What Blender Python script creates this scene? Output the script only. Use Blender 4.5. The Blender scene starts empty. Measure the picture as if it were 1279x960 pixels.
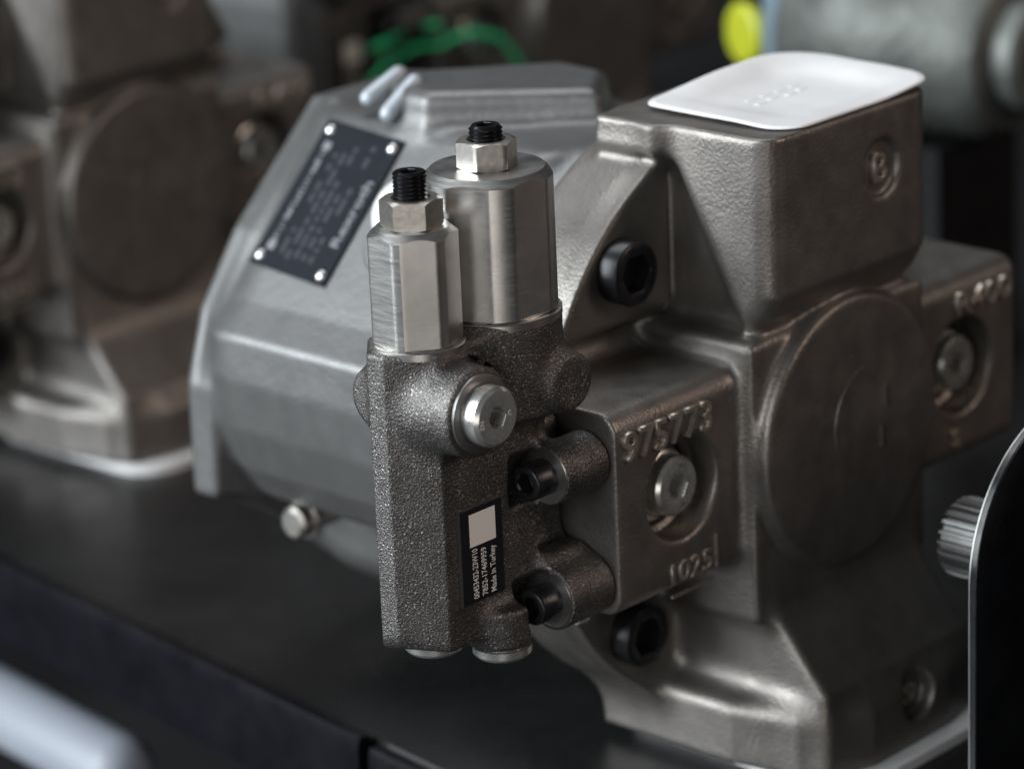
import bpy, math, random
import numpy as np
from mathutils import Matrix, Vector
random.seed(7)
rad = math.radians
SC = bpy.context.scene
COL = SC.collection
MM = 0.001

# ---------------------------------------------------------------- camera
# world frame: pump shaft along y, end face towards -y, x to the right along the end face, z up; shaft axis = origin
F_PX, W_PX = 4300.0, 1279.0
PITCH, ROLL, AZ = rad(18.5), rad(2.55), rad(43.4)
CAM = Vector((-1.0067, -0.7828, 0.4466))
fwd = Vector((math.cos(AZ) * math.cos(PITCH), math.sin(AZ) * math.cos(PITCH), -math.sin(PITCH)))
r0 = Vector((math.sin(AZ), -math.cos(AZ), 0)); u0 = r0.cross(fwd)
right = math.cos(ROLL) * r0 - math.sin(ROLL) * u0
up = math.sin(ROLL) * r0 + math.cos(ROLL) * u0
cd = bpy.data.cameras.new('camera'); cam = bpy.data.objects.new('camera', cd); COL.objects.link(cam)
M = Matrix((right, up, -fwd)).transposed().to_4x4(); M.translation = CAM
cam.matrix_world = M
cd.sensor_width = 36.0; cd.lens = 36.0 * F_PX / W_PX
cd.clip_start = 0.05; cd.clip_end = 50
cd.dof.use_dof = True
cd.dof.focus_distance = (Vector((-0.180, 0.020, 0.035)) - CAM).dot(fwd)
cd.dof.aperture_fstop = 6.0
cd.dof.aperture_blades = 7
SC.camera = cam

# ---------------------------------------------------------------- world and lamps (indoor hall)
w = bpy.data.worlds.new('World'); SC.world = w; w.use_nodes = True
w.node_tree.nodes['Background'].inputs[0].default_value = (0.85, 0.92, 1.0, 1)
w.node_tree.nodes['Background'].inputs[1].default_value = 0.028

def area(name, loc, target, size, size_y, power, color):
    l = bpy.data.lights.new(name, 'AREA'); l.shape = 'RECTANGLE'; l.size = size; l.size_y = size_y
    l.energy = power; l.color = color
    o = bpy.data.objects.new(name, l); COL.objects.link(o); o.location = loc
    o.rotation_euler = (Vector(target) - Vector(loc)).to_track_quat('-Z', 'Y').to_euler()
    return o
area('window_light', (-2.2, 1.5, 0.95), (-0.1, 0.05, 0.05), 1.8, 2.3, 112, (0.90, 0.96, 1.0))
area('side_window_light', (-2.6, -0.5, 1.0), (-0.1, 0.05, 0.05), 1.2, 1.4, 20, (0.96, 0.98, 1.0))
area('ceiling_light', (0.3, 1.0, 2.6), (0, 0.1, 0), 1.8, 1.2, 26, (0.93, 0.96, 1.0))
area('hall_light', (1.0, -1.9, 1.1), (-0.1, 0.0, 0.05), 0.6, 1.0, 9.5, (1.0, 0.79, 0.67))
area('front_fill_light', (-1.9, -1.7, -0.1), (-0.1, 0.0, 0.05), 1.2, 1.0, 5.5, (1.0, 0.94, 0.88))  # added fill from the camera side, brightens the camera-facing steel facets

vs = SC.view_settings
vs.view_transform = 'Standard'; vs.look = 'None'; vs.exposure = 0.5; vs.gamma = 1.0
SC.render.engine = 'CYCLES'

# ---------------------------------------------------------------- materials
def mat(name, color, metallic=0.0, rough=0.5, var=0.0, var_scale=60, bump=0.0, bump_scale=600, bump2=0.0, bump2_scale=120,
        rough_var=0.0, spec=0.5, coat=0.0, brushed=None, grain=0.0, grain_scale=800, speck=0.0):
    m = bpy.data.materials.new(name); m.use_nodes = True
    nt = m.node_tree; N = nt.nodes; L = nt.links
    b = N['Principled BSDF']
    b.inputs['Base Color'].default_value = (*color, 1)
    b.inputs['Metallic'].default_value = metallic; b.inputs['Roughness'].default_value = rough
    b.inputs['Specular IOR Level'].default_value = spec; b.inputs['Coat Weight'].default_value = coat
    tc = N.new('ShaderNodeTexCoord')
    src = tc.outputs['Object']
    if brushed:
        mp = N.new('ShaderNodeMapping'); mp.inputs['Scale'].default_value = brushed
        L.new(src, mp.inputs['Vector']); bsrc = mp.outputs['Vector']
    else:
        bsrc = src
    def noise(scale, detail=4, s=src, rgh=0.55):
        n = N.new('ShaderNodeTexNoise'); n.inputs['Scale'].default_value = scale
        n.inputs['Detail'].default_value = detail; n.inputs['Roughness'].default_value = rgh
        L.new(s, n.inputs['Vector']); return n
    if var or speck:
        n = noise(var_scale)
        cr = N.new('ShaderNodeValToRGB')
        cr.color_ramp.elements[0].position = 0.3; cr.color_ramp.elements[1].position = 0.72
        cr.color_ramp.elements[0].color = (*[c * (1 - var) for c in color], 1)
        cr.color_ramp.elements[1].color = (*[min(1, c * (1 + var)) for c in color], 1)
        L.new(n.outputs['Fac'], cr.inputs['Fac'])
        out = cr.outputs['Color']
        if speck:
            n2 = noise(1250, 2)
            r2 = N.new('ShaderNodeMapRange'); r2.inputs['From Min'].default_value = 0.57; r2.inputs['From Max'].default_value = 0.70
            L.new(n2.outputs['Fac'], r2.inputs['Value'])
            mx = N.new('ShaderNodeMix'); mx.data_type = 'RGBA'
            mx.inputs['B'].default_value = (speck, speck, speck, 1)
            n3 = noise(70, 3); r3 = N.new('ShaderNodeMapRange'); r3.inputs['From Min'].default_value = 0.35; r3.inputs['From Max'].default_value = 0.65
            r3.inputs['To Min'].default_value = 0.35; L.new(n3.outputs['Fac'], r3.inputs['Value'])
            mu = N.new('ShaderNodeMath'); mu.operation = 'MULTIPLY'; L.new(r2.outputs['Result'], mu.inputs[0]); L.new(r3.outputs['Result'], mu.inputs[1])
            L.new(mu.outputs[0], mx.inputs['Factor']); L.new(out, mx.inputs['A'])
            out = mx.outputs['Result']
        L.new(out, b.inputs['Base Color'])
    if rough_var:
        n = noise(90 if brushed else var_scale * 1.7, 4, bsrc)
        mr = N.new('ShaderNodeMapRange'); mr.inputs['To Min'].default_value = rough - rough_var; mr.inputs['To Max'].default_value = rough + rough_var
        mr.inputs['From Min'].default_value = 0.3; mr.inputs['From Max'].default_value = 0.7
        L.new(n.outputs['Fac'], mr.inputs['Value']); L.new(mr.outputs['Result'], b.inputs['Roughness'])
    nrm = None
    for amt, scl in ((bump2, bump2_scale), (bump, bump_scale)):
        if not amt: continue
        n = noise(scl, 3, bsrc, 0.6)
        bp = N.new('ShaderNodeBump'); bp.inputs['Strength'].default_value = 1.0; bp.inputs['Distance'].default_value = amt * MM
        L.new(n.outputs['Fac'], bp.inputs['Height'])
        if nrm: L.new(nrm, bp.inputs['Normal'])
        nrm = bp.outputs['Normal']
    if grain:
        vo = N.new('ShaderNodeTexVoronoi'); vo.feature = 'SMOOTH_F1'; vo.inputs['Scale'].default_value = grain_scale
        vo.inputs['Smoothness'].default_value = 0.35
        L.new(src, vo.inputs['Vector'])
        bp = N.new('ShaderNodeBump'); bp.invert = True; bp.inputs['Distance'].default_value = grain * MM; bp.inputs['Strength'].default_value = 1.0
        L.new(vo.outputs['Distance'], bp.inputs['Height'])
        if nrm: L.new(nrm, bp.inputs['Normal'])
        nrm = bp.outputs['Normal']
    if nrm: L.new(nrm, b.inputs['Normal'])
    return m

MT = {}
MT['plate'] = mat('painted_cast_iron', (0.190, 0.177, 0.164), 0.78, 0.43, var=0.14, var_scale=45, bump=0.12, bump_scale=900, bump2=0.08, bump2_scale=150, rough_var=0.08, grain=0.10, grain_scale=800)
MT['housing'] = mat('grey_housing_paint', (0.155, 0.156, 0.154), 0.66, 0.43, var=0.07, var_scale=55, bump=0.12, bump_scale=520, bump2=0.22, bump2_scale=75, rough_var=0.04, grain=0.06, grain_scale=450)
MT['valve'] = mat('sandcast_dark_iron', (0.10, 0.094, 0.09), 0.82, 0.40, var=0.2, var_scale=90, bump=0.3, bump_scale=1500, bump2=0.2, bump2_scale=260, rough_var=0.06, speck=0.46, grain=0.19, grain_scale=1300)
MT['machined'] = mat('machined_steel', (0.57, 0.56, 0.54), 1.0, 0.33, var=0.13, var_scale=70, bump=0.03, bump_scale=160, brushed=(1, 1, 22), rough_var=0.05, grain=0.0)
MT['worn'] = mat('worn_casting_edge', (0.46, 0.41, 0.36), 0.8, 0.36, var=0.3, var_scale=300, bump=0.12, bump_scale=800)
MT['machined_dark'] = mat('oily_machined_face', (0.30, 0.30, 0.30), 1.0, 0.38, var=0.1, var_scale=80, bump=0.04, bump_scale=500)
MT['zinc'] = mat('zinc_plated_steel', (0.58, 0.585, 0.56), 0.85, 0.27, var=0.08, var_scale=150, bump=0.02, bump_scale=900, rough_var=0.05)
MT['nut'] = mat('plain_steel_nut', (0.44, 0.42, 0.39), 1.0, 0.38, var=0.16, var_scale=500, bump=0.04, bump_scale=900)
MT['black_oxide'] = mat('black_oxide_steel', (0.022, 0.022, 0.024), 0.6, 0.32, var=0.2, var_scale=200, bump=0.05, bump_scale=900)
MT['thread'] = mat('blackened_thread', (0.018, 0.018, 0.02), 0.7, 0.24, bump=0.02, bump_scale=900)
MT['tag'] = mat('black_label_film', (0.006, 0.006, 0.008), 0.0, 0.4)
MT['tag_plate'] = mat('black_anodised_plate', (0.006, 0.008, 0.013), 0.0, 0.6, var=0.2, var_scale=200, spec=0.15)
MT['print'] = mat('pale_print', (0.72, 0.70, 0.66), 0.0, 0.5)
MT['print_grey'] = mat('grey_print', (0.18, 0.18, 0.19), 0.0, 0.6, spec=0.2)
MT['rib'] = mat('rib_highlight_tone', (0.42, 0.46, 0.50), 0.2, 0.4, var=0.1)  # pale tone paints the highlight onto the cast ribs
MT['print_dim'] = mat('faint_print', (0.035, 0.038, 0.048), 0.0, 0.6, spec=0.2)
MT['alu'] = mat('bright_aluminium', (0.80, 0.81, 0.82), 1.0, 0.28, var=0.05, var_scale=200)
MT['white_plastic'] = mat('white_plastic', (0.74, 0.74, 0.74), 0.0, 0.38, var=0.07, var_scale=38, bump=0.1, bump_scale=90)
MT['table'] = mat('black_table_top', (0.010, 0.010, 0.0105), 0.0, 0.33, var=0.35, var_scale=14, bump=0.04, bump_scale=900, rough_var=0.09, spec=0.22, speck=0.035)
MT['trim'] = mat('black_edge_trim', (0.004, 0.004, 0.006), 0.0, 0.34, var=0.3, var_scale=30, bump=0.03, bump_scale=700, rough_var=0.08, spec=0.16)
MT['bracket'] = mat('black_painted_steel', (0.008, 0.009, 0.011), 0.0, 0.28, var=0.25, var_scale=60, bump=0.03, bump_scale=700, rough_var=0.08, speck=0.03)
MT['bare_edge'] = mat('bare_steel_edge', (0.26, 0.26, 0.25), 1.0, 0.4, bump=0.02, bump_scale=800)
MT['rail'] = mat('pale_powder_coat', (0.24, 0.26, 0.30), 0.0, 0.45, var=0.03, var_scale=20)
MT['green'] = mat('green_plastic', (0.03, 0.75, 0.28), 0.0, 0.4, var=0.05)
MT['yellow'] = mat('yellow_plastic', (0.50, 0.54, 0.03), 0.0, 0.45, var=0.04)
MT['blue_grey'] = mat('blue_grey_paint', (0.20, 0.27, 0.33), 0.1, 0.45, var=0.08)
MT['motor'] = mat('grey_green_casting', (0.13, 0.14, 0.13), 0.5, 0.5, var=0.4, var_scale=28, bump=0.6, bump_scale=200, bump2=1.5, bump2_scale=50)
MT['floor'] = mat('dark_floor', (0.03, 0.03, 0.032), 0.0, 0.6, var=0.3, var_scale=6)

# ---------------------------------------------------------------- mesh helpers (all input in millimetres)
def obj(name, me, parent=None, material=None, smooth=None):
    o = bpy.data.objects.new(name, me); COL.objects.link(o)
    if parent is not None: o.parent = parent
    if material and not me.materials: me.materials.append(MT[material])
    return o

def mesh(name, verts, faces, material, angle=30):
    me = bpy.data.meshes.new(name)
    me.from_pydata([tuple(c * MM for c in v) for v in verts], [], faces)
    me.materials.append(MT[material])
    me.polygons.foreach_set('use_smooth', [True] * len(me.polygons))
    if angle < 180: me.set_sharp_from_angle(angle=rad(angle))
    me.update()
    return me

def empty(name, loc=(0, 0, 0), rz=0.0):
    o = bpy.data.objects.new(name, None); COL.objects.link(o)
    o.location = [c * MM for c in loc]; o.rotation_euler = (0, 0, rz); o.empty_display_size = 0.02
    return o

def tag(o, label=None, cat=None, group=None, kind=None):
    if label: o['label'] = label
    if cat: o['category'] = cat
    if group: o['group'] = group
    if kind: o['kind'] = kind
    return o

def hexr(af, th, ph=0.0):
    a = ((th - ph) % (math.pi / 3)) - math.pi / 6
    return af / 2 / math.cos(a)

def loft(name, rings, n, axis, origin, material, angle=30, cap0=True, cap1=True, phase=0.0):
    """rings: list of functions theta -> (radius, height); axis 'x','-x','y','-y','z','-z'; theta measured in the plane across the axis"""
    V = []; Fc = []
    for rg in rings:
        for i in range(n):
            th = 2 * math.pi * i / n + phase
            r, h = rg(th)
            V.append((r * math.cos(th), r * math.sin(th), h))
    for k in range(len(rings) - 1):
        for i in range(n):
            j = (i + 1) % n
            Fc.append((k * n + i, k * n + j, (k + 1) * n + j, (k + 1) * n + i))
    if cap0: Fc.append(tuple(reversed(range(n))))
    if cap1: Fc.append(tuple(range((len(rings) - 1) * n, len(rings) * n)))
    ox, oy, oz = origin
    out = []
    for x, y, h in V:
        if axis == 'z': p = (x, y, h)
        elif axis == '-z': p = (x, -y, -h)
        elif axis == '-y': p = (x, -h, y)
        elif axis == 'y': p = (-x, h, y)
        elif axis == 'x': p = (h, x, y)
        else: p = (-h, -x, y)
        out.append((p[0] + ox, p[1] + oy, p[2] + oz))
    return mesh(name, out, Fc, material, angle)

def C(r, h): return lambda th: (r, h)
def H(af, h, ph=0.0): return lambda th: (hexr(af, th, ph), h)

def socket_screw(name, parent, axis, origin, d_head, h_head, af, material='black_oxide', d_shank=None):
    r = d_head / 2
    rings = [C(r, 0), C(r, h_head - 0.9), C(r - 0.3, h_head - 0.4), C(r - 0.9, h_head)]
    rings += [C(af / 2 * 1.2, h_head), lambda th: (min(hexr(af, th), af / 2 * 1.16), h_head - 0.6), H(af, h_head - 0.8), H(af, h_head * 0.42), C(0.3, h_head * 0.36)]
    return obj(name, loft(name, rings, 48, axis, origin, material, 35), parent)

def hex_nut(name, parent, origin, af, h, ph, material='nut'):
    rc = af / 2 * 0.985
    def top(th):
        r = hexr(af, th, ph); return (r, h - max(0, r - rc) * 0.62)
    def bot(th):
        r = hexr(af, th, ph); return (r, max(0, r - rc) * 0.62)
    rings = [C(5.4, 0.0), C(rc - 0.35, 0), bot, top, C(rc - 0.35, h), C(7.0, h), C(6.1, h - 0.9), C(6.0, 1)]
    return obj(name, loft(name, rings, 72, 'z', origin, material, 24), parent)

def text_mesh(name, body, size, extrude, material, mtx, parent, width=None, bevel=0.0, offset=0.0):
    cu = bpy.data.curves.new(name, 'FONT'); cu.body = body; cu.size = size; cu.extrude = extrude
    cu.bevel_depth = bevel; cu.offset = offset; cu.resolution_u = 3; cu.bevel_resolution = 1
    t = bpy.data.objects.new(name + '_tmp', cu); COL.objects.link(t)
    bpy.context.view_layer.update()
    me = bpy.data.meshes.new_from_object(t.evaluated_get(bpy.context.evaluated_depsgraph_get()))
    bpy.data.objects.remove(t); bpy.data.curves.remove(cu)
    xs = [v.co.x for v in me.vertices]
    if width:
        s = width / (max(xs) - min(xs)); x0 = min(xs)
        for v in me.vertices: v.co.x = (v.co.x - x0) * s
    for v in me.vertices:
        p = mtx @ v.co; v.co = p * MM
    me.name = name; me.materials.clear(); me.materials.append(MT[material])
    return obj(name, me, parent)

def frame(origin, xdir, ydir):
    x = Vector(xdir).normalized(); y = Vector(ydir).normalized(); z = x.cross(y)
    m = Matrix((x, y, z)).transposed().to_4x4(); m.translation = Vector(origin); return m

def boxes_mesh(name, lst, material, mtx=None, bev=0.0):
    V = []; Fc = []
    for (x0, x1, y0, y1, z0, z1) in lst:
        b = len(V)
        for x in (x0, x1):
            for y in (y0, y1):
                for z in (z0, z1):
                    p = Vector((x, y, z)); p = mtx @ p if mtx else p; V.append(tuple(p))
        Fc += [tuple(b + i for i in f) for f in ((0, 1, 3, 2), (4, 6, 7, 5), (0, 4, 5, 1), (2, 3, 7, 6), (0, 2, 6, 4), (1, 5, 7, 3))]
    return mesh(name, V, Fc, material)

def bevel_obj(o, wdt, seg=2):
    md = o.modifiers.new('bevel', 'BEVEL'); md.width = wdt * MM; md.segments = seg; md.limit_method = 'ANGLE'
    return o

# ---------------------------------------------------------------- signed-distance castings
class Grid:
    def __init__(s, lo, hi, h):
        s.h = h; s.lo = np.array(lo, np.float32)
        n = [int(math.ceil((b - a) / h)) + 1 for a, b in zip(lo, hi)]
        s.x = (lo[0] + h * np.arange(n[0], dtype=np.float32))[:, None, None]
        s.y = (lo[1] + h * np.arange(n[1], dtype=np.float32))[None, :, None]
        s.z = (lo[2] + h * np.arange(n[2], dtype=np.float32))[None, None, :]
        s.n = n
    def full(s, a): return np.broadcast_to(a, s.n).astype(np.float32)
    def box(s, x0, x1, y0, y1, z0, z1, r=0.0):
        qx = np.abs(s.x - (x0 + x1) / 2) - ((x1 - x0) / 2 - r)
        qy = np.abs(s.y - (y0 + y1) / 2) - ((y1 - y0) / 2 - r)
        qz = np.abs(s.z - (z0 + z1) / 2) - ((z1 - z0) / 2 - r)
        o = np.sqrt(np.maximum(qx, 0) ** 2 + np.maximum(qy, 0) ** 2 + np.maximum(qz, 0) ** 2)
        return o + np.minimum(np.maximum(np.maximum(qx, qy), qz), 0) - r
    def _ext(s, d2, w, lo, hi, r):
        qa = d2 + r; qb = np.abs(w - (lo + hi) / 2) - ((hi - lo) / 2 - r)
        return np.minimum(np.maximum(qa, qb), 0) + np.sqrt(np.maximum(qa, 0) ** 2 + np.maximum(qb, 0) ** 2) - r
    def cyl(s, axis, a, b, rr, lo, hi, r=0.0, slope=0.0):
        if axis == 'x': p, q, wv = s.y, s.z, s.x
        elif axis == 'y': p, q, wv = s.x, s.z, s.y
        else: p, q, wv = s.x, s.y, s.z
        d2 = np.sqrt((p - a) ** 2 + (q - b) ** 2) - rr
        if slope: d2 = (d2 - slope * (wv - lo)) * (1 / math.sqrt(1 + slope * slope))
        return s._ext(d2, wv, lo, hi, r)
    def prism(s, axis, poly, lo, hi, r=0.0, grow=0.0):
        if axis == 'x': p, q, wv = s.y, s.z, s.x
        elif axis == 'y': p, q, wv = s.x, s.z, s.y
        else: p, q, wv = s.x, s.y, s.z
        P = np.array(poly, np.float32); n = len(P)
        d = (p - P[0][0]) ** 2 + (q - P[0][1]) ** 2; sg = np.ones(d.shape, np.float32)
        j = n - 1
        for i in range(n):
            e = P[j] - P[i]; wx = p - P[i][0]; wy = q - P[i][1]
            t = np.clip((wx * e[0] + wy * e[1]) / float(e @ e), 0, 1)
            bx = wx - e[0] * t; by = wy - e[1] * t
            d = np.minimum(d, bx * bx + by * by)
            c1 = q >= P[i][1]; c2 = q < P[j][1]; c3 = (e[0] * wy) > (e[1] * wx)
            c1, c2, c3 = np.broadcast_arrays(c1, c2, c3)
            fl = (c1 & c2 & c3) | (~c1 & ~c2 & ~c3)
            sg = np.where(fl, -sg, sg); j = i
        d2 = sg * np.sqrt(d) - grow
        return s._ext(d2, wv, lo, hi, r)
    def plane(s, n, d):
        n = np.array(n, float); n = n / np.linalg.norm(n)
        return s.x * n[0] + s.y * n[1] + s.z * n[2] - d

def smin(a, b, k):
    hh = np.maximum(k - np.abs(a - b), 0) / k
    return np.minimum(a, b) - hh * hh * k * 0.25
def smax(a, b, k): return -smin(-a, -b, k)

def iso_mesh(name, g, f, material):
    f = np.ascontiguousarray(g.full(f))
    s = f < 0
    cnt = np.zeros([n - 1 for n in g.n], np.int8)
    for dx in (0, 1):
        for dy in (0, 1):
            for dz in (0, 1):
                cnt += s[dx:g.n[0] - 1 + dx, dy:g.n[1] - 1 + dy, dz:g.n[2] - 1 + dz]
    act = np.argwhere((cnt > 0) & (cnt < 8))
    idx = np.full(cnt.shape, -1, np.int32); idx[tuple(act.T)] = np.arange(len(act))
    acc = np.zeros((len(act), 3)); num = np.zeros(len(act))
    for ax in range(3):
        o1, o2 = [a for a in range(3) if a != ax]
        for u in (0, 1):
            for v in (0, 1):
                c0 = act.copy(); c0[:, o1] += u; c0[:, o2] += v
                c1 = c0.copy(); c1[:, ax] += 1
                f0 = f[tuple(c0.T)]; f1 = f[tuple(c1.T)]
                m = (f0 < 0) != (f1 < 0)
                t = np.where(m, f0 / np.where(m, f0 - f1, 1), 0)
                p = c0.astype(float); p[:, ax] += t
                acc += p * m[:, None]; num += m
    P = acc / num[:, None]
    def sample(Q):
        Q = np.clip(Q, 0, np.array(g.n) - 1.001); i = Q.astype(int); t = Q - i; r = 0
        for dx in (0, 1):
            for dy in (0, 1):
                for dz in (0, 1):
                    wgt = (t[:, 0] if dx else 1 - t[:, 0]) * (t[:, 1] if dy else 1 - t[:, 1]) * (t[:, 2] if dz else 1 - t[:, 2])
                    r = r + wgt * f[i[:, 0] + dx, i[:, 1] + dy, i[:, 2] + dz]
        return r
    for _ in range(2):
        gr = np.stack([(sample(P + e) - sample(P - e)) for e in np.eye(3) * 0.7], 1) / 1.4
        l2 = np.maximum((gr ** 2).sum(1), 1e-6)
        st = -(sample(P) / l2)[:, None] * gr
        ln = np.linalg.norm(st, axis=1)
        P = P + st * np.minimum(1, 0.6 / np.maximum(ln, 1e-9))[:, None]
    Q = []
    for ax in range(3):
        o1, o2 = [(1, 2), (2, 0), (0, 1)][ax]
        a = [slice(None)] * 3; b = [slice(None)] * 3
        a[ax] = slice(0, -1); b[ax] = slice(1, None)
        df = s[tuple(a)] != s[tuple(b)]
        E_ = np.argwhere(df)
        E_ = E_[(E_[:, o1] >= 1) & (E_[:, o2] >= 1) & (E_[:, o1] < g.n[o1] - 1) & (E_[:, o2] < g.n[o2] - 1)]
        ins = s[tuple(E_.T)]
        def cell(u, v):
            c = E_.copy(); c[:, o1] -= u; c[:, o2] -= v; return idx[tuple(c.T)]
        q = np.stack([cell(1, 1), cell(0, 1), cell(0, 0), cell(1, 0)], 1)
        q[~ins] = q[~ins][:, ::-1]
        Q.append(q)
    Q = np.concatenate(Q); Q = Q[(Q >= 0).all(1)]
    V = (P * g.h + g.lo[None, :]) * MM
    me = bpy.data.meshes.new(name)
    me.vertices.add(len(V)); me.vertices.foreach_set('co', V.astype(np.float32).ravel())
    me.loops.add(Q.size); me.loops.foreach_set('vertex_index', Q.astype(np.int32).ravel())
    me.polygons.add(len(Q)); me.polygons.foreach_set('loop_start', np.arange(0, Q.size, 4, dtype=np.int32))
    me.polygons.foreach_set('loop_total', np.full(len(Q), 4, np.int32))
    me.update(calc_edges=True); me.validate()
    me.polygons.foreach_set('use_smooth', np.ones(len(me.polygons), bool))
    me.materials.append(MT[material]); me.update()
    return me

# ================================================================ the setting: table, floor
E0 = Vector((-90, 415, 0)); E1 = Vector((-126, 152, 0)); ed = (E1 - E0).normalized(); inn = Vector((-ed.y, ed.x, 0))
if inn.x < 0: inn = -inn
TZ = -131.0
def along(s, d, z): p = E1 + ed * s + inn * d; return (p.x, p.y, z)
def board(name, s0, s1, d0, d1, z0, z1, material, lip=0, mitre=0.0):
    V = []; Fc = []
    prof = [(d0, z0), (d0, z1 - 2.5), (d0 + 1.2, z1 + lip), (d0 + 5.0, z1 + lip), (d0 + 7.5, z1), (d1, z1), (d1, z0)]
    for s in (s0, s1):
        for d, z in prof: V.append(along(s - (mitre * (d - d0) if s == s1 else 0), d, z))
    n = len(prof)
    for i in range(n):
        j = (i + 1) % n
        Fc.append((i, j, n + j, n + i))
    Fc += [tuple(range(n))[::-1], tuple(range(n, 2 * n))]
    me = mesh(name, V, Fc, material)
    return obj(name, me)
import bmesh
def fix_normals(o):
    bm = bmesh.new(); bm.from_mesh(o.data); bmesh.ops.recalc_face_normals(bm, faces=bm.faces); bm.to_mesh(o.data); bm.free(); return o

tab = empty('display_table', along(-400, 300, TZ))
tag(tab, 'black display table carrying the grey hydraulic pumps', 'table')
def under(o, root):
    o.parent = root; o.matrix_parent_inverse = Matrix.Translation(-root.location); return o
under(fix_normals(board('table_board', -1900, 900, 9, 1500, TZ - 32, TZ, 'table')), tab)
under(fix_normals(board('edge_trim', -1900, 8, 0, 8.6, TZ - 36, TZ + 0.6, 'trim', 2.2)), tab)
under(fix_normals(board('edge_trim', 11, 900, 3, 8.7, TZ - 40, TZ - 3.0, 'trim', 1.5)), tab)
TUBE_RAIL = [along(-1900 + 1690 * i / 20, 20, TZ - 90) for i in range(21)] + [along(-210 + d, 20, TZ - 90) for d in (5, 9, 13, 14.6, 15.4)]
for (s, d) in ((-1700, 90), (700, 90), (-1700, 1400), (700, 1400)):
    p0 = along(s, d, 0)
    under(obj('leg', boxes_mesh('leg', [(p0[0] - 30, p0[0] + 30, p0[1] - 30, p0[1] + 30, -880, TZ - 37)], 'table')), tab)
fl = obj('floor', mesh('floor', [(-9000, -9000, -880), (9000, -9000, -880), (9000, 9000, -880), (-9000, 9000, -880)], [(0, 1, 2, 3)], 'floor'))
tag(fl, kind='structure')

# ================================================================ the pump
pump = empty('hydraulic_pump', (0, 0, 0))
tag(pump, 'grey cast hydraulic pump with steel-capped control valve, standing in front of the other pumps', 'pump', 'hydraulic pumps on the table')

# ---- port plate casting
g = Grid((-132, -42, -132), (132, 86, 132), 1.3)
f = g.cyl('y', 0, 0, 119, 50, 80, 3.5)
pad_c = g.cyl('y', 0, 0, 120, 42, 78, 0)
for sx in (-1, 1):
    for sz in (-1, 1):
        xb = (-140, -42) if sx < 0 else (42, 140)
        zb = (50, 140) if sz > 0 else (-140, -50)
        pad = smax(pad_c, g.box(xb[0], xb[1], 30, 79, zb[0], zb[1], 6), 5)
        f = smin(f, pad, 5)
# side arms
arm = g.box(-150, 150, 0, 70, -41, 38, 8)
f = smin(f, arm, 12)
# centre column
f = smin(f, g.box(-54.6, 54.6, -6.5, 60, -66, 47, 2.5), 6)
# upper port block, tapered below on the left and right flank
bpoly = [(-13, 132), (68, 132), (68, 40), (20, 38), (2, 46), (-8, 55), (-13, 64)]
bb = g.prism('x', bpoly, -50, 51, 9)
bb = smax(bb, g.plane((-0.45, 0.80, -0.41), 2.9), 4)
bb = smax(bb, g.plane((0.45, 0.80, -0.41), 2.9), 4)
f = smin(f, bb, 7)
f = smin(f, g.prism('x', [(12, 126), (66, 126), (66, 36), (0, 36), (2, 58)], -39, 39, 4), 6)
# rear wing of the upper block, flush with the rim
f = smin(f, g.box(-54, 54, 40, 69, 115, 133, 2), 12)
# lower port block with ramp
spoly = [(0, -40), (-8.5, -62), (-33, -92), (-35, -132), (70, -132), (70, -40)]
sb = g.prism('x', spoly, -47, 47, 4)
f = smin(f, sb, 9)
ft = g.prism('z', [(-57, 72), (-57, 6), (-50, -22), (-24, -38), (24, -38), (50, -24), (57, 6), (57, 72)], -134, -101, 5)
f = smin(f, ft, 13)
# end boss disc with an all-round root groove
f = smax(f, -g.cyl('y', 0, 0, 59.5, -30, -2.5, 0), 3) if False else f
f = smin(f, g.cyl('y', 0, 0, 54.2, -12.5, 20, 2.5), 3)
# plug recesses, port marks
for sx in (-1, 1):
    f = smax(f, -g.cyl('y', 89 * sx, 0, 20.3, -12, 13, 0), 1.2)
    f = smax(f, -g.cyl('y', 89 * sx, 0, 17.5, -12, 17, 0), 1.0)
f = smax(f, -g.cyl('y', 19, 101, 11, -20, -10.5, 0), 1.5)
f = smax(f, -g.cyl('y', 5, -107, 10, -40, -32.6, 0), 1.5)
# machined faces
f = smax(f, np.abs(g.x) - 126, 0.8)
f = smax(f, np.abs(g.z) - 126, 0.8)
obj('port_plate', iso_mesh('port_plate', g, f, 'plate'), pump)

# ---- housing casting
g = Grid((-126, 74, -122), (126, 264, 126), 1.8)
sec = [(-34, 112), (-101, 36.4), (-113.5, 25), (-114, 6), (-111, -16), (-104, -36), (-92, -54), (-70, -82), (-40, -104), (40, -104), (84, -80), (112, -42), (112, 24), (34, 112)]
f = g.prism('y', sec, 104, 250, 4)
f = smax(f, g.full(g.y - 247), 30)
f = smax(f, g.z - 104, 5)
f = smin(f, g.cyl('y', 0, 0, 106, 77, 125, 4), 14)
f = smax(f, g.z - 104, 4)
padpoly = [(-41, 172), (3, 116), (33, 138), (36, 165), (-16, 213), (-28, 205), (-40, 184)]
f = smin(f, g.prism('z', padpoly, 70, 117.5, 5.5), 8)
# undercut below the belly
f = smax(f, -g.box(-140, -56, 110, 236, -140, -54, 8), 6)
f = smax(f, -g.box(78, 140, 110, 236, -140, -46, 10), 10)
# mounting flange
flp = [(-110, -2), (-111, -50), (-96, -56), (-62, -76), (-40, -98), (40, -98), (62, -76), (96, -56), (111, -50), (110, -2), (100, 28), (78, 58), (28, 104), (-28, 104), (-78, 58), (-100, 28)]
f = smin(f, g.prism('y', flp, 236, 253, 4), 6)
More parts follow.
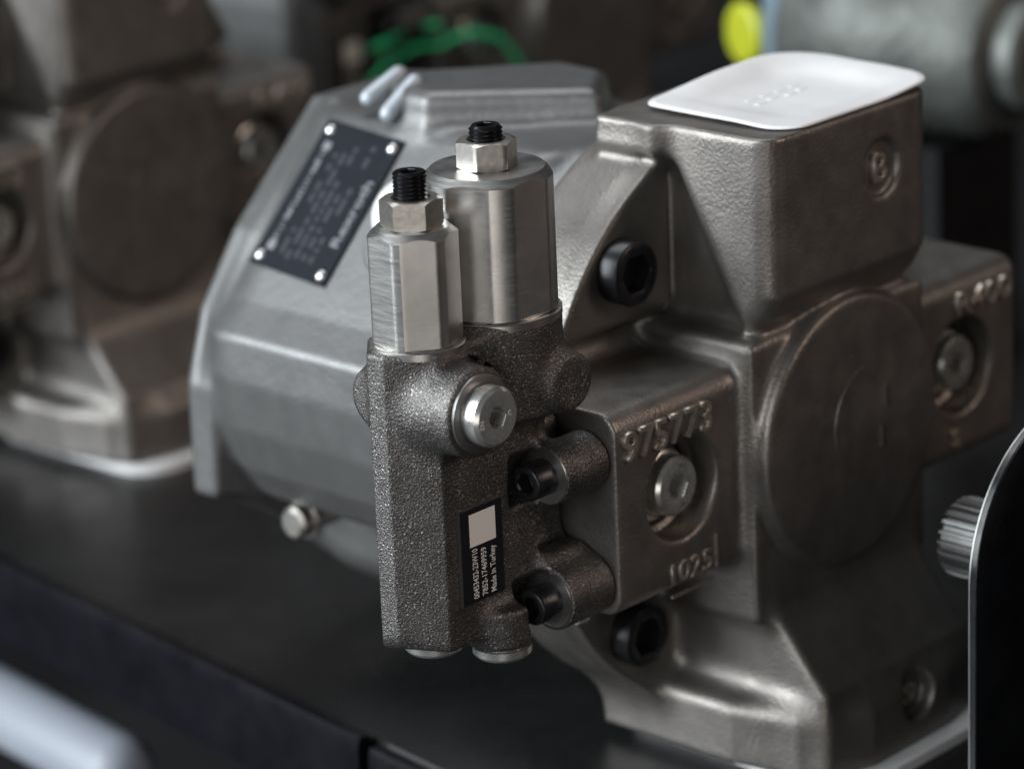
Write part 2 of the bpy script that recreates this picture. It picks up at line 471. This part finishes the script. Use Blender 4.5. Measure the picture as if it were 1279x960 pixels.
# boss below the white plug on the slope
hs = obj('housing', iso_mesh('housing', g, f, 'housing'), pump)

# slope frame of the housing (nameplate side)
sl = Vector((-106 + 34, 0, 30.8 - 112)).normalized()          # down the slope
sn = Vector((sl.z, 0, -sl.x)).normalized()
if sn.x > 0: sn = -sn
so = Vector((-34, 0, 112))
def slope(y, t, h=0.0): return so + sl * t + sn * h + Vector((0, y, 0))
# t along the slope from the top edge; y as in the pump frame
def t_of_z(z): return (112 - z) / -sl.z

# small ribs at the top edge of the slope
for a, b in ((Vector((-20, 207, 117)), Vector((-36, 209, 110))), (Vector((-27, 191, 117)), Vector((-42, 192, 107)))):
    V = []; Fc = []; n = 12; K = 8
    d = (b - a); L_ = d.length; d.normalize(); s1 = Vector((0, 1, 0)); s2 = d.cross(s1)
    rr = 3.6
    prof = [(-rr, 0.01), (-rr * .87, rr * .5), (-rr * .5, rr * .87), (0, rr), (L_, rr), (L_ + rr * .5, rr * .87), (L_ + rr * .87, rr * .5), (L_ + rr, 0.01)]
    for (u, r_) in prof:
        for i in range(n):
            th = 2 * math.pi * i / n
            V.append(tuple(a + d * u + s1 * (r_ * math.cos(th)) + s2 * (r_ * math.sin(th))))
    for k in range(len(prof) - 1):
        for i in range(n):
            j = (i + 1) % n; Fc.append((k * n + i, k * n + j, (k + 1) * n + j, (k + 1) * n + i))
    fix_normals(obj('housing_rib', mesh('housing_rib', V, Fc, 'rib', 180), pump))

# white round plug on the slope
def lathe_on(name, parent, origin, nrm, rings, material, n=40, angle=30):
    z = Vector(nrm).normalized(); x = Vector((0, 1, 0)); x = (x - z * x.dot(z)).normalized(); y = z.cross(x)
    V = []; Fc = []
    for r, h in rings:
        for i in range(n):
            th = 2 * math.pi * i / n
            V.append(tuple(Vector(origin) + x * (r * math.cos(th)) + y * (r * math.sin(th)) + z * h))
    for k in range(len(rings) - 1):
        for i in range(n):
            j = (i + 1) % n; Fc.append((k * n + i, k * n + j, (k + 1) * n + j, (k + 1) * n + i))
    Fc += [tuple(reversed(range(n))), tuple(range((len(rings) - 1) * n, len(rings) * n))]
    return obj(name, mesh(name, V, Fc, material, angle), parent)
tw = t_of_z(75)
lathe_on('plug_boss', pump, slope(155, t_of_z(68), 0), sn, [(20, -3), (20, 0.6), (18.5, 2)], 'housing')
lathe_on('white_plug', pump, slope(158, tw, 0), sn, [(15, -1), (15, 5), (13, 8), (6, 9.5)], 'white_plastic', angle=60)

# nameplate
NPm = frame(slope(178.5, t_of_z(51), 0.9), (0, 1, 0), tuple(-sl))   # x = +y (pump), y = up the slope
if (NPm.to_3x3() @ Vector((0, 0, 1))).dot(sn) < 0:
    NPm = frame(slope(225, t_of_z(51), 0.9), (0, -1, 0), tuple(-sl))
NW, NH = 45.5, 68.5; NP_TURN = -4.5; NP_DX = -1.0
NPm = NPm @ Matrix.Translation((NW / 2, NH / 2, 0)) @ Matrix.Rotation(rad(NP_TURN), 4, 'Z') @ Matrix.Translation((-NW / 2 + NP_DX, -NH / 2 - 4.5, 0))
npl = obj('nameplate', boxes_mesh('nameplate', [(0, NW, 0, NH, -1.2, 0.3)], 'tag_plate', NPm), pump)
npl['label'] = 'black riveted data plate with white lettering'
nsn = sn
for (u, v) in ((4, 4), (NW - 4, 4), (4, NH - 4.5), (NW - 4, NH - 4.5)):
    p = NPm @ Vector((u, v, 0.3))
    lathe_on('rivet', npl, p, nsn, [(2.5, -0.2), (2.5, 0.3), (2.0, 1.1), (1.0, 1.6), (0.2, 1.7)], 'alu', 16, 60)
# the text columns run up the slope: lettering blurred beyond reading is set as short print marks
marks = []; dim = []
for v in np.arange(11, NH - 11, 2.2):
    marks.append((5.2 + random.uniform(0, 1), 8.4 - random.uniform(0, 1), v, v + random.uniform(0.5, 1.9), 0.31, 0.36))
for cx in (6.8,):
    for v in (9.5, NH - 11.5): marks.append((cx - 2.1, cx + 2.1, v - 1.9, v + 1.9, 0.31, 0.37))
for u in (13, 17.5, 22, 26.5, 31):
    v = 5.0 + random.uniform(0, 3)
    while v < NH - 8:
        ln = random.uniform(2, 8); 
        if random.random() < 0.75: dim.append((u, u + 2.2, v, v + ln, 0.31, 0.34))
        v += ln + random.uniform(1, 3)
obj('printed_marks', boxes_mesh('printed_marks', marks, 'print_grey', NPm), npl)
obj('faint_print', boxes_mesh('faint_print', dim, 'print_dim', NPm), npl)
tm = NPm @ Matrix.Translation((NW - 3.8, 17, 0.33)) @ Matrix.Rotation(rad(90), 4, 'Z')
text_mesh('lettering', 'Rexroth', 6.4, 0.03, 'print_grey', tm, npl, width=31, offset=0.12)

# drive shaft and silver bolt below the belly
shaft_pts = [C(16, 0), C(16, 18), C(14.5, 19), C(14.5, 58), C(13, 60)]
obj('drive_shaft', loft('drive_shaft', shaft_pts, 40, 'y', (0, 252, 0), 'machined'), pump)
sb_ = obj('drain_plug', loft('drain_plug', [C(6, -22), C(6, 0), C(8.5, 0), C(8.5, 2), C(7, 2.2), C(7, 8), C(5.5, 9.5)], 36, '-x', (-84, 211, -61), 'nut'), pump)

# cap screws of the port plate
for sx in (-1, 1):
    for sz in (-1, 1):
        socket_screw('socket_screw', pump, '-y', (73.5 * sx, 43, 73.5 * sz), 25, 10.5, 14)

# plugs in the arm recesses
for sx in (-1, 1):
    rings = [C(16, -2), C(16, 1.2), C(13.4, 1.5), C(13.2, 2.5), C(13.2, 6.5), C(12.4, 7.2), C(11.6, 7.4), C(11.6, 12.6), C(10.4, 14.0), C(7.0, 14.1), H(9.6, 13.9), H(9.2, 13.4), H(9.2, 4.5), C(0.4, 4)]
    p = obj('locking_plug', loft('locking_plug', rings, 48, '-y', (89 * sx, 16, 0), 'zinc', 28), pump)
    for k, (a, t) in enumerate(((75, 'MV'), (-70, 'M'))):
        m = frame((89 * sx + 8.2 * math.cos(rad(a)) - 1.6, 1.9, 8.0 * math.sin(rad(a)) - 1.1), (1, 0, 0), (0, 0, 1))
        text_mesh('stamped_letter', t, 3.0, 0.05, 'machined_dark', m, p)

# raised casting characters
def raised(t, x, y, z, size, width, mtl='worn', ex=1.25):
    return text_mesh('raised_lettering', t, size * 1.05, ex, mtl, frame((x, y, z), (1, 0, 0), (0, 0, 1)), pump, width=width, bevel=0.2, offset=0.0)
raised('975773', -122.5, -0.3, 19.5, 15.5, 50)
raised('1025', -97, -0.2, -36.5, 11, 24, ex=0.35)
obj('raised_frame', boxes_mesh('raised_frame', [(-71, -70, -0.8, 0.3, -37, -24), (-97, -73, -0.8, 0.3, -42, -41)], 'worn'), pump)
raised('R400', 84, -0.2, 22, 13, 38)
raised('S', 80, -0.2, -33, 9, 6)
raised('B', 14.6, -11.0, 95.6, 15.5, 8.6)
raised('S', 1.8, -33.0, -111.5, 12, 7)
# rotation mark on the end boss
V = []; Fc = []
n = 28
for i in range(n + 1):
    a = rad(95 + 150 * i / n)
    for rr, yy in ((21.2, -12.2), (21.4, -12.9), (22.2, -12.9), (22.4, -12.2)):
        V.append((10 + rr * math.cos(a), yy, 2 + rr * math.sin(a)))
for i in range(n):
    for k in range(3): Fc.append((i * 4 + k, i * 4 + k + 1, (i + 1) * 4 + k + 1, (i + 1) * 4 + k))
obj('raised_arc', mesh('raised_arc', V, Fc, 'plate'), pump)
obj('raised_mark', boxes_mesh('raised_mark', [(20, 21.6, -13.4, -12, 4, 13), (17.2, 18.8, -13.4, -12, -12, -3)], 'bare_edge'), pump)

# ---------------------------------------------------------------- control valve
SX, SY, BX, BY = -190.5, 33.5, -151.3, 33.5
ZT = 78.0
g = Grid((-230, -4, -50), (-106, 76, 84), 0.85)
plan = [(-198, 17.5), (-210.5, 31.5), (-210.5, 39.5), (-197.5, 52), (-150, 58), (-150, 18)]
f = g.prism('z', plan, -34.5, ZT, 1.6)
f = smin(f, g.box(-158, -126.6, 26, 64, -40, 35, 3), 6)
f = smin(f, g.cyl('z', BX, BY, 24.6, 44, ZT + 2.4, 1.2), 7)
# web between the two bores
f = smin(f, g.box(-190, -140, 19, 56, 10, 70, 4), 5)
# screw bosses
f = smin(f, g.cyl('x', 13, 20, 11.2, -150, -126.6, 1.0), 5)
f = smin(f, g.cyl('x', 13.5, -28, 12.2, -150, -126.6, 1.0), 6)
f = smin(f, g.box(-149, -128, 14, 40, -24, -12, 3), 6)
# plug boss, blind boss, left boss, lower bulge
f = smin(f, g.cyl('y', -190, 56.8, 16.2, 5.5, 30, 1.2, slope=0.06), 4)
f = smin(f, g.cyl('y', -140.5, 54.5, 10.8, 6.0, 34, 1.6, slope=0.08), 5)
f = smin(f, g.cyl('x', 46, 57, 12, -202, -180, 3), 3)
f = smin(f, g.cyl('z', -168, 22, 12.5, -40.5, -25, 2), 6)
# recess around the screw heads
for zz in (20, -28):
    f = smax(f, -g.cyl('x', 13, zz, 11.0, -164, -150.2, 1.5), 2)
# chamfer bottom left and below
f = smax(f, g.plane((-0.64, -0.3, -0.70), 147), 3)
cv = obj('control_valve', iso_mesh('control_valve', g, f, 'valve'), pump)
cv['label'] = 'dark sand-cast control valve block with two steel adjusting caps'

VIEW = math.atan2(CAM.y - SY * MM, CAM.x - SX * MM)      # direction valve -> camera, used only to set how the hexagons were turned
def cap(name, cx, cy, z0, z1, R_, af, ph, mtl='machined'):
    def rr(th, d=0.0): return min(hexr(af, th, ph), R_) - d
    def top(th):
        r = rr(th); return (r, z1 - 1.6 - max(0, r - af / 2) * 0.9)
    rings = [C(R_ - 1.5, z0 - 3), C(R_ - 1.5, z0), lambda th: (rr(th, 0.5), z0), lambda th: (rr(th), z0 + 0.5), top, C(af / 2 - 1.7, z1), C(8.8, z1), C(8.6, z1 - 0.7), C(5, z1 - 0.7)]
    return obj(name, loft(name, rings, 144, 'z', (cx, cy, 0), mtl, 20), cv)
# raised machined seats
def seat(cx, cy, r, z):
    return obj('seat_ring', loft('seat_ring', [C(r, z - 2), C(r, z + 0.5), C(r - 0.5, z + 0.9), C(r - 4, z + 0.9)], 64, 'z', (cx, cy, 0), 'machined'), cv)
seat(SX, SY, 17.0, ZT - 0.2); seat(BX, BY, 24.8, ZT + 2.2)
cap('spring_cap', SX, SY, ZT + 0.8, 120.5, 16.0, 29.2, VIEW + rad(7 - 30))
cap('spring_cap', BX, BY, ZT + 3.3, 133.0, 23.6, 44.6, VIEW + rad(39 - 30))
hex_nut('lock_nut', cv, (SX, SY, 120.2), 19.5, 10.6, VIEW + rad(-5 - 30))
hex_nut('lock_nut', cv, (BX, BY, 132.7), 19.5, 10.4, VIEW + rad(8 - 30))
def stud(cx, cy, z0, z1):
    rings = []
    z = z0
    while z < z1 - 1.2:
        rings += [C(5.35, z), C(6.05, z + 0.62), C(6.05, z + 0.88), C(5.35, z + 1.5)]
        z += 1.5
    rings += [C(5.5, z1 - 0.8), C(4.9, z1), C(3.4, z1), H(5.6, z1 - 0.3), H(5.6, z1 - 5), C(0.3, z1 - 5.5)]
    return obj('threaded_stud', loft('threaded_stud', rings, 36, 'z', (cx, cy, 0), 'thread', 40), cv)
stud(SX, SY, 128, 140.0); stud(BX, BY, 140, 148.2)

# front plug with seat ring
obj('sealing_ring', loft('sealing_ring', [C(14.6, -0.5), C(14.2, 1.0), C(12.2, 1.4), C(11, 1.4)], 48, '-y', (-190, 5.6, 56.8), 'machined_dark'), cv)
fp = obj('screw_plug', loft('screw_plug', [C(10.2, -1), C(10.2, 1.5), C(10.9, 1.8), C(10.9, 6.2), C(9.6, 7.6), C(5.2, 7.6), H(7.8, 7.5), H(7.5, 7.1), H(7.5, 0.6), C(0.3, 0.2)], 54, '-y', (-190, 4.6, 56.8), 'zinc', 28), cv)
for (dx, dz, t) in ((-8.2, -1.2, 'ZN'), (5.2, -0.6, 'C')):
    m = frame((-190 + dx + 1.1, -3.05, 56.8 + dz + (-1.5 if t == 'ZN' else 0)), (0, 0, 1), (-1, 0, 0)) if t == 'ZN' else frame((-190 + dx, -3.05, 56.8 + dz), (1, 0, 0), (0, 0, 1))
    text_mesh('stamped_letter', t, 2.6, 0.03, 'print', m, fp)
# screws into the pump arm
for zz in (20, -28):
    obj('spot_face', loft('spot_face', [C(10.6, -1), C(10.6, 0.25), C(8, 0.3)], 40, '-x', (-150, 13, zz), 'machined'), cv)
    s = socket_screw('socket_screw', cv, '-x', (-150.2, 13, zz), 13.6, 10.5, 7)
# bottom plugs
for (x, y, z) in ((-190, 34, -34.5), (-168, 21, -40.5)):
    obj('bottom_plug', loft('bottom_plug', [C(9, -2), C(9.2, 0.5), C(11, 0.6), C(11, 3.2), C(10, 4.4)], 36, '-z', (x, y, z), 'zinc'), cv)
# little pin below the arm
obj('dowel_pin', loft('dowel_pin', [C(3.6, -2), C(3.6, 2.2), C(3.0, 3.0), C(1.6, 3.0), C(1.5, 1)], 24, '-x', (-126.5, 20, -43.5), 'zinc'), pump)
# embossed X on the shoulder
xm = frame((-182.5, 15.6, 64.6), (1, 0, 0), (0, 0, 1))
bx_ = []
for sgn in (1, -1):
    mm = xm @ Matrix.Translation((6, 6.5, 0)) @ Matrix.Rotation(rad(36 * sgn), 4, 'Z')
    bx_.append(mm)
V = []; Fc = []
for mm in bx_:
    b = len(V)
    for (x, y, z) in ((-6, -.9, -2.5), (6, -.9, -2.5), (6, .9, -2.5), (-6, .9, -2.5), (-6, -.4, 1.1), (6, -.4, 1.1), (6, .4, 1.1), (-6, .4, 1.1)):
        V.append(tuple(mm @ Vector((x, y, z))))
    Fc += [tuple(b + i for i in q) for q in ((4, 5, 6, 7), (0, 1, 5, 4), (1, 2, 6, 5), (2, 3, 7, 6), (3, 0, 4, 7))]
fix_normals(obj('raised_cross', mesh('raised_cross', V, Fc, 'valve'), cv))
# data label
LX0, LX1, LZ0, LZ1, LY = -191.5, -169.8, -18.5, 17.4, 17.4
lab = obj('data_label', boxes_mesh('data_label', [(LX0, LX1, LY - 0.9, LY + 0.3, LZ0, LZ1)], 'tag'), cv)
lab['label'] = 'small black label with white lettering'
obj('label_edge', boxes_mesh('label_edge', [(LX0 - 0.5, LX0, LY - 1.0, LY + 0.2, LZ0 - 0.3, LZ1 + 0.3), (LX0, LX1, LY - 1.0, LY + 0.2, LZ1, LZ1 + 0.3)], 'bare_edge'), lab)
obj('blank_patch', boxes_mesh('blank_patch', [(LX0 + 4.6, LX1 - 3.6, LY - 0.95, LY - 0.9, LZ1 - 14.6, LZ1 - 2.2)], 'print'), lab)
for k, t in enumerate(('00453432-23W10', '7852-17469959', 'Made in Turkey')):
    m = frame((LX0 + 8.1 + k * 4.55, LY - 0.95, LZ0 + 1.4), (0, 0, 1), (-1, 0, 0))
    text_mesh('lettering', t, 3.9, 0.02, 'print', m, lab, width=(19.0, 18.2, 17.6)[k], offset=0.03)

# ---------------------------------------------------------------- copies of the pump
def children(o): return [c for c in bpy.data.objects if c.parent == o]
def copy_tree(o, parent=None):
    c = o.copy(); COL.objects.link(c)
    if parent is not None: c.parent = parent
    for ch in children(o): copy_tree(ch, c)
    return c
for (loc, lab_) in (((80, 497, 0), 'grey cast hydraulic pump whose round end boss faces the nameplate end of the front pump'),
                    ((507, 575, 0), 'dark cast hydraulic pump in the back row beside the green strap')):
    p2 = copy_tree(pump); p2.location = [c * MM for c in loc]; p2['label'] = lab_

# ---------------------------------------------------------------- white port covers (loose plastic)
def cover(name, base, z0, lift, outline, thick=1.4, dish=0.0, material='white_plastic'):
    n = len(outline); rings = [0.0, 0.3, 0.5, 0.62, 0.68, 0.76, 0.86, 0.94, 0.985, 1.0]
    cx = sum(p[0] for p in outline) / n; cy = sum(p[1] for p in outline) / n
    V = []; Fc = []
    def zt(p, rho, i):
        return z0 + lift(p, rho)
    for top in (1, 0):
        for rho in rings[1:]:
            for i, p in enumerate(outline):
                x = cx + (p[0] - cx) * rho; y = cy + (p[1] - cy) * rho
                z = zt((x, y), rho, i) + (thick if top else 0) - (0.5 if top and rho == 1 else 0)
                V.append((x, y, z))
    m = len(rings) - 1
    for k in range(m - 1):
        for i in range(n):
            j = (i + 1) % n
            Fc.append((k * n + i, (k + 1) * n + i, (k + 1) * n + j, k * n + j)); o_ = m * n
            Fc.append((o_ + k * n + i, o_ + k * n + j, o_ + (k + 1) * n + j, o_ + (k + 1) * n + i))
    for i in range(n):
        j = (i + 1) % n
        Fc.append(((m - 1) * n + i, m * n + (m - 1) * n + i, m * n + (m - 1) * n + j, (m - 1) * n + j))
    Fc.append(tuple(range(n))); Fc.append(tuple(reversed(range(m * n, m * n + n))))
    V = [(a - base[0], b - base[1], c - base[2]) for a, b, c in V]
    o = obj(name, mesh(name, V, Fc, material, 50)); o.location = [c * MM for c in base]
    return fix_normals(o)
def round_rect(x0, x1, y0, y1, rads, n=10):
    pts = []
    for (cx, cy, r, a0) in ((x1 - rads[0], y1 - rads[0], rads[0], 0), (x0 + rads[1], y1 - rads[1], rads[1], 90), (x0 + rads[2], y0 + rads[2], rads[2], 180), (x1 - rads[3], y0 + rads[3], rads[3], 270)):
        for i in range(n):
            a = rad(a0 + 90 * i / (n - 1)); pts.append((cx + r * math.cos(a), cy + r * math.sin(a)))
    # resample densely along the straight sides
    out = []
    for i, p in enumerate(pts):
        q = pts[(i + 1) % len(pts)]; d = math.hypot(q[0] - p[0], q[1] - p[1]); k = max(1, int(d / 5))
        for s in range(k): out.append((p[0] + (q[0] - p[0]) * s / k, p[1] + (q[1] - p[1]) * s / k))
    return out
def ss(a, b, x):
    t = min(1, max(0, (x - a) / (b - a))); return t * t * (3 - 2 * t)
def lift_top(p, rho):
    u = (p[0] - 8) / 48; v = (p[1] - 26) / 38
    e = ss(0.45, 1.0, rho)
    return 0.15 + 1.3 * ss(0.5, 0.8, rho) + e * (4.2 * ss(-0.1, 1.0, v) * (0.55 + 0.45 * math.sin(2.4 * u + 1.0)) + 2.6 * ss(0.2, 1.1, u) - 1.0 * ss(0.2, 1.0, -v))
cov = cover('port_cover', (0, 25, 126), 126.2, lift_top, round_rect(-38, 56, -12, 59, (26, 7, 14, 12)), thick=0.8)
rb = []
for k in range(4):
    rb.append((-12 + 9 * k, -7 + 9 * k, 22 + 1.5 * (k % 2), 24.4 + 1.5 * (k % 2), 0.85, 1.2)); rb.append((-10 + 9 * k, -4 + 9 * k, 29, 31, 0.85, 1.15))
bevel_obj(obj('moulded_ridge', boxes_mesh('moulded_ridge', [(a, b, c - 25, d - 25, e + 0.15, f_ + 0.15) for a, b, c, d, e, f_ in rb], 'white_plastic'), cov), 0.25)
tag(cov, 'thin white plastic cover lying on the top port of the front pump', 'cover')
def lift_flat(p, rho): return 0.0
cov2 = cover('port_cover', (0, 25, -131), -131.0, lambda p, r: 0.0, round_rect(-48, 58, -47, 72, (14, 14, 22, 30)), thick=4.6)
tag(cov2, 'white plastic cover under the foot of the front pump', 'cover')
cov3 = cov2.copy(); COL.objects.link(cov3); cov3.location = [c * MM for c in (80, 522, -131)]
tag(cov3, 'white plastic cover under the foot of the pump behind the nameplate', 'cover')

# ---------------------------------------------------------------- black bracket with splined shaft
br = empty('mounting_bracket', (8, -106, TZ))
tag(br, 'glossy black mounting bracket with round top and splined shaft beside the front pump', 'bracket')
def under2(o, root):
    o.parent = root; o.matrix_parent_inverse = Matrix.Translation(-root.location); return o
def uplate(R_, y0, y1, zc, xc, zb, n=40):
    out = [(xc - R_, zb)] + [(xc + R_ * math.cos(rad(180 - 180 * i / n)), zc + R_ * math.sin(rad(180 - 180 * i / n))) for i in range(n + 1)] + [(xc + R_, zb)]
    return out
def extr(name, outline, y0, y1, material, ins=0.0):
    n = len(outline); V = [(x, y0, z) for x, z in outline] + [(x, y1, z) for x, z in outline]
    Fc = [tuple(range(n)), tuple(reversed(range(n, 2 * n)))] + [(i, (i + 1) % n, n + (i + 1) % n, n + i) for i in range(n)]
    o = obj(name, mesh(name, V, Fc, material, 30)); return fix_normals(o)
under2(extr('bracket_plate', uplate(57, 0, 0, -30, 9, TZ), -104, -101, 'bracket'), br)
bevel_obj(br.children[0], 0.5, 2)
ro = uplate(57.15, 0, 0, -30, 9, TZ + 0.2); ri = uplate(55.8, 0, 0, -30, 9, TZ + 0.2)
n = len(ro)
V = [(x, -101.4, z) for x, z in ro] + [(x, -100.7, z) for x, z in ro] + [(x, -100.7, z) for x, z in ri]
Fc = [(i, i + 1, n + i + 1, n + i) for i in range(n - 1)] + [(n + i, n + i + 1, 2 * n + i + 1, 2 * n + i) for i in range(n - 1)]
under2(obj('bare_edge', mesh('bare_edge', V, Fc, 'bare_edge', 30)), br)
under2(obj('foot', boxes_mesh('foot', [(-48, 66, -190, -104.5, TZ, TZ + 8)], 'bracket')), br)
# splined shaft
rings = []; NT = 24
def spl(h, d=0.0):
    def fn(th):
        q = (th * NT / (2 * math.pi)) % 1.0
        return ((15.6 if 0.25 < q < 0.75 else 13.6) - d, h)
    return fn
under2(obj('splined_shaft', loft('splined_shaft', [spl(0), spl(42), spl(43.5, 1.4), C(5, 43.5)], NT * 8, 'y', (6, -101, -35), 'machined_dark', 40), ), br)
under2(obj('unseen_light_block', loft('unseen_light_block', [C(40, 0), C(62, 8), C(84, 14), C(88, 24), C(88, 190), C(80, 205), C(40, 210)], 64, '-y', (58, -104.3, -35), 'bracket')), br)  # added out of frame, blocks the warm light from the lower parts

# ---------------------------------------------------------------- things behind the front pump
mo = empty('hydraulic_motor', (400, 290, TZ))
tag(mo, 'grey-green hydraulic motor with a rounded casing behind the white cover', 'motor')
under2(obj('casing', loft('casing', [C(24, 0), C(46, 2), C(52, 10), C(54, 60), C(48, 72), C(46, 112), C(40, 124), C(30, 128)], 64, '-y', (425, 330, 38), 'motor', 40)), mo)
under2(obj('end_cap', loft('end_cap', [C(29, 0), C(29, 12), C(26, 15)], 48, '-y', (425, 203, 38), 'motor', 40)), mo)
under2(obj('pedestal', boxes_mesh('pedestal', [(390, 460, 230, 300, TZ, -10)], 'table')), mo)
under2(obj('flange_plate', boxes_mesh('flange_plate', [(392, 495, 331, 345, -30, 100)], 'blue_grey')), mo)
ye = obj('yellow_port_plug', loft('yellow_port_plug', [C(10, -10), C(10, 0), C(17, 0), C(17, 4), C(14, 6), C(5, 6)], 40, '-x', (0, 0, 0), 'yellow'))
ye.location = (0.402, 0.363, 0.033); ye.rotation_euler = (0, 0, rad(-18))
tag(ye, 'bright yellow plastic port plug behind the white cover', 'plug')

def tube(name, pts, r, material, n=10):
    V = []; Fc = []
    P_ = [Vector(p) for p in pts]
    for i, p in enumerate(P_):
        d = (P_[min(i + 1, len(P_) - 1)] - P_[max(i - 1, 0)]).normalized()
        a = d.cross(Vector((0, 0, 1))).normalized(); b = a.cross(d)
        for k in range(n):
            th = 2 * math.pi * k / n; q = r[i] if isinstance(r, list) else r; V.append(tuple(p + a * (q * math.cos(th)) + b * (q * math.sin(th))))
    for i in range(len(P_) - 1):
        for k in range(n):
            j = (k + 1) % n; Fc.append((i * n + k, i * n + j, (i + 1) * n + j, (i + 1) * n + k))
    Fc += [tuple(range(n)), tuple(reversed(range((len(P_) - 1) * n, len(P_) * n)))]
    return fix_normals(obj(name, mesh(name, V, Fc, material, 60)))

st = tube('green_strap', [(336, 590, -13), (344, 586, -4), (352, 585, 2), (360, 585, 1), (370, 583, 5), (382, 576, 4), (392, 571, 8), (402, 568, 9), (410, 567, 6), (421, 566, 3), (431, 565, -8), (442, 566, -22)], 1.8, 'green')
tag(st, 'green plastic strap with a bent peak hanging behind the front pump', 'strap')
st = tube('green_strap', [(338, 587, 9), (352, 584, 13), (366, 584, 17), (380, 572, 17)], 1.7, 'green')
tag(st, 'shorter green plastic strap end lying above the bent one', 'strap')
under(tube('table_rail', TUBE_RAIL, [18] * 21 + [17, 15, 11, 6, 0.5], 'rail', 24), tab)
# a copy's lower meshes are shared; report
print('objects', len(bpy.data.objects), 'tris', sum(len(m.polygons) * 2 for m in bpy.data.meshes))
